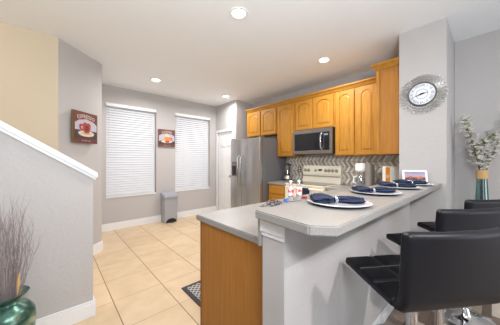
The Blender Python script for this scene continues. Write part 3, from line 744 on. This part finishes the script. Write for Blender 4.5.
fr = MB().tube([(-.035, 0, .33)]+[(-.15*cos(a), .04+.17*sin(a), .33) for a in [pi*k/14 for k in range(15)]]+[(.035, 0, .33)], .011, 10)
obj('footrest', fr.lathe([(.040, .30), (.040, .36)], (0, 0), 20, 0), CHROME, st0, smooth=True)
obj('lever', MB().tube([(.03, 0, .69), (.17, -.02, .685), (.20, -.02, .68)], .006, 8), CHROME, st0, smooth=True)
ST = [((1.343, .270), -34.7), ((1.976, .246), -34.7), ((2.540, .160), -34.7)]
sl = ['black padded bar stool nearest the front with its whole back and seat showing', 'black padded bar stool in the middle, half behind the nearest stool', 'black padded bar stool farthest back, beside the tall teal vase']
for k, ((c, a), lb) in enumerate(zip(ST, sl)):
    s_ = st0 if k == 0 else dup(st0, (0, 0, 0))
    s_.location = (c[0], c[1], 0); s_.rotation_euler = (0, 0, R(a)); s_['label'] = lb

# ------------------------------------------------------------------ wall clock
ck = thing('wall_clock', 'round silver openwork clock with roman numerals above the bar end', 'clock', (XC, .488, 2.018))
CY, CZ = .493, 2.018
def cf(u, v, w_): return (XC-w_, CY-u, CZ+v)      # u to the viewer's right
def ring(rad, wv, n=64): return [cf(rad*cos(2*pi*k/n), rad*sin(2*pi*k/n), wv) for k in range(n)]
obj('dial', MB().prism([(.113*cos(2*pi*k/48), .113*sin(2*pi*k/48)) for k in range(48)], cf, .004, .022), mat('dial_white', srgb(226, 230, 240), .4), ck)
obj('bezel', MB().tube(ring(.116, .022), .007, 8, True), GREYDK, ck, smooth=True)
nm = MB()
for k, s_ in enumerate(['XII', 'I', 'II', 'III', 'IIII', 'V', 'VI', 'VII', 'VIII', 'IX', 'X', 'XI']):
    a = pi/2-k*pi/6; ca, sa = cos(a), sin(a)
    tm = text_mb(s_, .026, lambda u, v, w_: cf((.088+v)*ca+u*sa, (.088+v)*sa-u*ca, .022+w_)); nm.v, nm.f = (nm.v+tm.v, nm.f+[tuple(i+len(nm.v) for i in f) for f in tm.f])
for k in range(12):
    a = pi/2-(k+.5)*pi/6
    nm.prism([(.07*cos(a), .07*sin(a)), (.104*cos(a-.012), .104*sin(a-.012)), (.104*cos(a+.012), .104*sin(a+.012))], cf, .022, .0235)
obj('numerals', nm, mat('numeral_grey', srgb(110, 112, 124), .5), ck)
obj('inner_ring', MB().tube(ring(.050, .0225, 40), .002, 5, True), GREYDK, ck)
def hand(a, L, w_): 
    ca, sa = cos(a), sin(a); pts = [(-.015*ca-w_*sa, -.015*sa+w_*ca), (-.015*ca+w_*sa, -.015*sa-w_*ca), (L*ca, L*sa)]
    return MB().prism(pts, cf, .026, .028)
obj('hour_hand', hand(R(9), .058, .009), BLACKP, ck); obj('minute_hand', hand(R(198), .082, .008), BLACKP, ck)
lace = MB(); beads = MB()
for rad, n, rl in ((.141, 24, .016), (.165, 27, .017), (.189, 30, .016)):
    for k in range(n):
        a = 2*pi*(k+.5*(rad == .166))/n; ce = (rad*cos(a), rad*sin(a)); tw_ = .6
        pts = []
        for j in range(10):
            b_ = 2*pi*j/10; ru, rv = rl*1.15*cos(b_), rl*.62*sin(b_); a2 = a+tw_
            pts.append(cf(ce[0]+ru*cos(a2)-rv*sin(a2), ce[1]+ru*sin(a2)+rv*cos(a2), .012+.004*sin(b_)))
        lace.tube(pts, .0030, 5, True)
for rad in (.131, .153, .177): lace.tube(ring(rad, .010), .0018, 5, True)
obj('openwork_border', lace, mat('antique_silver', srgb(172, 168, 164), .28, .8), ck, smooth=True)
for k in range(30):
    a = 2*pi*k/30; p_ = Vector(cf(.203*cos(a), .203*sin(a), .014)); q_ = Vector(cf(.203*cos(a), .203*sin(a), .022)); beads.tube([p_, p_.lerp(q_, .5), q_], [.003, .0055, .002], 6)
bo = obj('crystals', beads, mat('crystal', srgb(240, 240, 245), .05, .3), ck); bo['kind'] = 'stuff'

# ------------------------------------------------------------------ cup pictures
def picture(name, label, org, U, N, w_, h, style, texts):
    org = Vector(org); U = Vector(U); N = Vector(N)
    fn = lambda u, v, d: tuple(org+U*u+N*d+Vector((0, 0, v)))
    t = thing(name, label, 'picture', fn(w_/2, 0, 0)); dep = .035
    obj('canvas', MB().prism([(0, 0), (w_, 0), (w_, h), (0, h)], fn, .002, dep), OLIVE, t)
    def flat(nm_, pts, m, d): return obj(nm_, MB().prism([(a*w_, b*h) for a, b in pts], fn, d, d+.001), m, t)
    flat('print_ground', [(0, 0), (1, 0), (1, 1), (0, 1)], REDD if style == 0 else BROWNP, dep)
    flat('print_backdrop', [(.04, .30), (.96, .30), (.96, .62), (.80, .72), (.5, .78), (.2, .72), (.04, .62)], LILAC, dep+.001)
    if style == 0: flat('print_table', [(.04, .14), (.96, .14), (.96, .40), (.04, .40)], DARKP, dep+.002)
    else: flat('print_table', [(.04, .14), (.96, .14), (.96, .30), (.7, .40), (.3, .40), (.04, .30)], DARKP, dep+.002)
    ell = lambda cx, cy, rx, ry, n=28: [(cx+rx*cos(2*pi*k/n), cy+ry*sin(2*pi*k/n)) for k in range(n)]
    flat('print_saucer', ell(.5, .30, .34, .10), CREAMP, dep+.003)
    if style == 0:
        flat('print_saucer_inner', ell(.5, .31, .22, .05), mat('saucer_tan', srgb(190, 170, 140), .6), dep+.004)
        flat('print_cup', [(.34, .60), (.36, .40), (.42, .31), (.58, .31), (.66, .42), (.68, .60), (.60, .66), (.51, .64), (.42, .67)], RED, dep+.005)
        flat('print_cup_handle', [(.20, .56), (.24, .60), (.35, .58), (.35, .53), (.27, .53), (.27, .46), (.37, .43), (.37, .38), (.24, .41), (.20, .46)], RED, dep+.005)
        flat('print_cup_shade', [(.44, .55), (.56, .58), (.60, .45), (.52, .36), (.43, .40)], REDD, dep+.0055)
    else:
        flat('print_cup', [(.36, .56), (.38, .34), (.44, .24), (.60, .24), (.66, .34), (.68, .56)], ORANGEP, dep+.005)
        flat('print_cup_base', [(.39, .33), (.44, .22), (.60, .22), (.65, .33)], RED, dep+.0055)
        flat('print_cup_handle', [(.67, .54), (.80, .52), (.80, .40), (.67, .34), (.67, .39), (.75, .42), (.75, .48), (.67, .49)], RED, dep+.005)
        flat('print_foam', [(.36, .56), (.68, .56), (.66, .64), (.58, .68), (.50, .74), (.42, .68), (.37, .64)], CREAMP, dep+.005)
    bend = 1.1
    def arc(u, v, d):
        rr = w_*bend; a = u/rr; cx, cy = w_/2, h*.855-rr
        return fn(cx+(rr+v)*sin(a), cy+(rr+v)*cos(a), dep+.001+d)
    obj('print_lettering', text_mb(texts[0], h*.12, arc, .001), CREAMP, t)
    obj('print_small_lettering', text_mb(texts[1], h*.045, lambda u, v, d: fn(w_/2+u, h*.07+v, dep+.001+d), .001), LILAC, t)
    return t
s2 = math.sqrt(.5)
# diagonal wall picture
picture('cup_picture', 'canvas of a red cup on a saucer hanging on the angled wall by the stairs', (.159+.018, 3.475-.018, 1.552), (s2, s2, 0), (s2, -s2, 0), .385, .395, 0, ('ESPRESSO', 'rich dark roast'))
picture('cup_picture', 'small canvas of an orange-red mug hanging between the two blinds', (1.70, YW, 1.632), (1, 0, 0), (0, -1, 0), .372, .372, 1, ('COFFEE', 'fresh and hot'))

# ------------------------------------------------------------------ trash can
t = thing('trash_can', 'grey plastic step trash can on the tiles under the blinds', 'trash can', (1.885, 4.68, 0))
tb = MB(); X0, X1, Y0, Y1 = 1.742, 2.035, 4.565, 4.80
bot = rrect(X0+.008, X1-.008, Y0+.012, Y1, .03); top = rrect(X0, X1, Y0, Y1, .03); n = len(bot)
tb.add([(a, b, .0) for a, b in bot]+[(a, b, .545+(b-Y0)/(Y1-Y0)*.03) for a, b in top], [tuple(range(n-1, -1, -1)), tuple(range(n, 2*n))]+[(i, (i+1) % n, n+(i+1) % n, n+i) for i in range(n)])
obj('bin_body', tb, GREYP, t, smooth=True)
lm = MB(); l0 = rrect(X0-.012, X1+.012, Y0-.015, Y1+.005, .035); l1 = rrect(X0+.0, X1-.0, Y0+.0, Y1-.005, .035); 
zl = lambda b: .548+(b-Y0)/(Y1-Y0)*.055
lm.add([(a, b, zl(b)-.01) for a, b in l0]+[(a, b, zl(b)+.02) for a, b in l0]+[(a, b, zl(b)+.04) for a, b in l1], [tuple(range(n-1, -1, -1)), tuple(range(2*n, 3*n))]+[(i, (i+1) % n, n+(i+1) % n, n+i) for i in range(n)]+[(n+i, n+(i+1) % n, 2*n+(i+1) % n, 2*n+i) for i in range(n)])
obj('lid', lm, GREYL, t, smooth=True)
pm = [(1.888+.115*cos(pi*k/14), .012+.085*sin(pi*k/14)) for k in range(15)]
pr = obj('pedal_recess', MB().prism(pm, lambda u, v, w_: (u, w_, v), Y0+.004, Y0+.03), BLACKP, t)
obj('pedal', MB().box(1.868, 1.94, Y0-.035, Y0+.004, .012, .026), BLACKP, t, .004)

# kitchen mat
t = thing('kitchen_mat', 'dark mat with a pale lattice pattern on tiles beside the peninsula', 'mat', (1.5, 1.85, 0))
obj('mat_border', MB().box(.99, 2.05, 1.60, 2.146, 0.0005, .009), RUGB, t, .002)
obj('lattice_field', MB().box(1.03, 2.01, 1.64, 2.106, .009, .011), RUG, t)

# ------------------------------------------------------------------ green vase with twigs
vx, vy = -.205, 2.035
prof = [(.065, 0), (.075, .01), (.10, .08), (.132, .20), (.142, .30), (.136, .38), (.105, .425), (.068, .445), (.058, .46), (.066, .478), (.104, .505), (.108, .511), (.100, .511), (.060, .484), (.050, .46), (.05, .42), (.0001, .41)]
prof = [(r_*.93, z_*.94) for r_, z_ in prof]
o = obj('floor_vase', MB().lathe(prof, (vx, vy), 48, 0), VASEG, smooth=True, origin=(vx, vy, 0)); tag(o, 'round metallic green vase with flared rim below the stair wall', 'vase')
tg = MB(); rnd = random.Random(3)
for k in range(75):
    a = rnd.uniform(0, 2*pi); r0 = rnd.uniform(0, .038); 
    p = Vector((vx+r0*cos(a), vy+r0*sin(a), .40)); H_ = rnd.uniform(.35, .72)
    sp_ = rnd.uniform(.02, .12); ax, ay = cos(a)*sp_, sin(a)*sp_*.75
    pts = []; n_ = 7; ph = rnd.uniform(0, 6)
    for j in range(n_+1):
        q = j/n_; jit = .010*q
        pts.append(p+Vector((ax*q**.8+jit*sin(ph+9*q), ay*q**.8+jit*cos(ph+7*q), H_*q)))
    tg.tube(pts, [.0021*(1-.75*j/n_) for j in range(n_+1)], 4)
    for b_ in range(3):
        j = rnd.randint(2, 6); L = rnd.uniform(.06, .16); d = Vector((rnd.uniform(-.35, .35), rnd.uniform(-.3, .3), 1)).normalized()
        q0 = pts[j]; tg.tube([q0, q0+d*L*.5+Vector((rnd.uniform(-.01, .01), 0, 0)), q0+d*L], [.0014, .001, .0005], 3)
o = obj('dry_twigs', tg, TWIG, origin=(vx, vy, .43)); tag(o, 'bundle of thin grey dry twigs standing in the metallic green vase', 'twigs', kind='stuff')
tag(obj('seed_head', MB().tube([(vx+.045, vy-.045, .48), (vx+.05, vy-.045, .53), (vx+.052, vy-.047, .57), (vx+.055, vy-.047, .61)], [.003, .007, .008, .003], 8), ROPE, smooth=True), 'tan dried seed head among the grey twigs just above the green vase rim', 'dried flower')

# ------------------------------------------------------------------ tall teal vase with blossom
tx, ty = 3.38, .070
vt = thing('tall_glass_vase', 'tall slim teal glass vase with rope neck beside the farthest stool', 'vase', (tx, ty, 0))
obj('glass', MB().lathe([(.075, 0), (.078, .01), (.072, .3), (.06, .7), (.049, .95), (.042, 1.10), (.044, 1.215), (.040, 1.215), (.038, 1.10), (.045, .95), (.056, .7), (.067, .3), (.07, .02), (.0001, .015)], (tx, ty), 32, 0), TEAL, vt, smooth=True)
obj('rope_neck', MB().lathe([(.0445, 1.125)]+[(.0495 if k % 2 else .0465, 1.128+k*.007) for k in range(13)]+[(.0445, 1.217)], (tx, ty), 28, 0), ROPE, vt, smooth=True)
def blossom(mb, c, r, rd):
    for k in range(5):
        a = 2*pi*k/5+rd.uniform(-.3, .3); d = Vector((cos(a), sin(a)*.8, rd.uniform(-.2, .6))); d.normalize()
        s_ = d.cross(Vector((0, 0, 1))).normalized()*r*.5; u_ = Vector((0, 0, 1))*r*.25
        mb.add([c, c+d*r*.6+s_+u_, c+d*r+u_*1.2, c+d*r*.6-s_+u_], [(0, 1, 2, 3)])
BR = [  # stems: tip offset (right,toward-away, up), in camera-right frame
 (-.21, .00, .57, 'blossom branch in the tall vase leaning farthest left'),
 (-.09, .04, .38, 'short white blossom branch rising just left of the rope neck'),
 (.05, .02, .30, 'short white blossom branch rising straight above the rope neck'),
 (.17, .05, .40, 'leafy white blossom branch leaning right in the tall vase'),
 (.26, -.05, .58, 'tall white blossom branch leaning farthest right, at the photo edge')]
rv = Vector((.741, -.6715, 0)); dv = Vector((.6715, .741, 0))
rd = random.Random(11)
for (a, b_, h, lb) in BR:
    t = thing('blossom_branch', lb if 'white' in lb else 'white '+lb, 'branch', (tx, ty, .6), 'white blossom branches in the tall vase')
    base = Vector((tx, ty, .25))+rv*(-a*.12); neck = Vector((tx, ty, 1.215))+rv*(a*.12)+dv*b_*.3; tip = Vector((tx, ty, 1.215+h))+rv*a+dv*b_
    mid = neck.lerp(tip, .5)+Vector((0, 0, .03))-rv*a*.12
    pts = [base, neck]
    for q in (.2, .4, .6, .8, 1):
        p = neck*(1-q)**2+mid*2*q*(1-q)+tip*q*q; pts.append(p+Vector((rd.uniform(-.006, .006), rd.uniform(-.006, .006), 0)))
    sm = MB().tube(pts, [.004, .004, .0038, .0034, .003, .0022, .001], 6); bl = MB(); lf = MB()
    for j in range(52):
        q = rd.uniform(.0, 1.0)**.85; i = min(4, int(q*5)); p = pts[1+i].lerp(pts[2+i], q*5-i) if i < 5 else pts[-1]
        d = Vector((rd.uniform(-1, 1), rd.uniform(-1, 1), rd.uniform(-.2, .9))).normalized()*rd.uniform(.015, .06)
        sm.tube([p, p+d], [.0016, .001], 4)
        for k in range(3): blossom(bl, p+d+Vector((rd.uniform(-.014, .014), rd.uniform(-.014, .014), rd.uniform(-.012, .012))), rd.uniform(.017, .028), rd)
        if j % 2 == 0:
            d2 = Vector((rd.uniform(-1, 1), rd.uniform(-1, 1), rd.uniform(0, 1))).normalized(); s_ = d2.cross(Vector((.3, .2, 1))).normalized(); L = rd.uniform(.035, .06)
            q0 = p+d*.5; lf.add([q0, q0+d2*L*.5+s_*L*.3, q0+d2*L, q0+d2*L*.5-s_*L*.3], [(0, 1, 2, 3)])
    obj('stem', sm, BARK, t); obj('blossoms', bl, PETAL, t); obj('leaves', lf, LEAF, t)
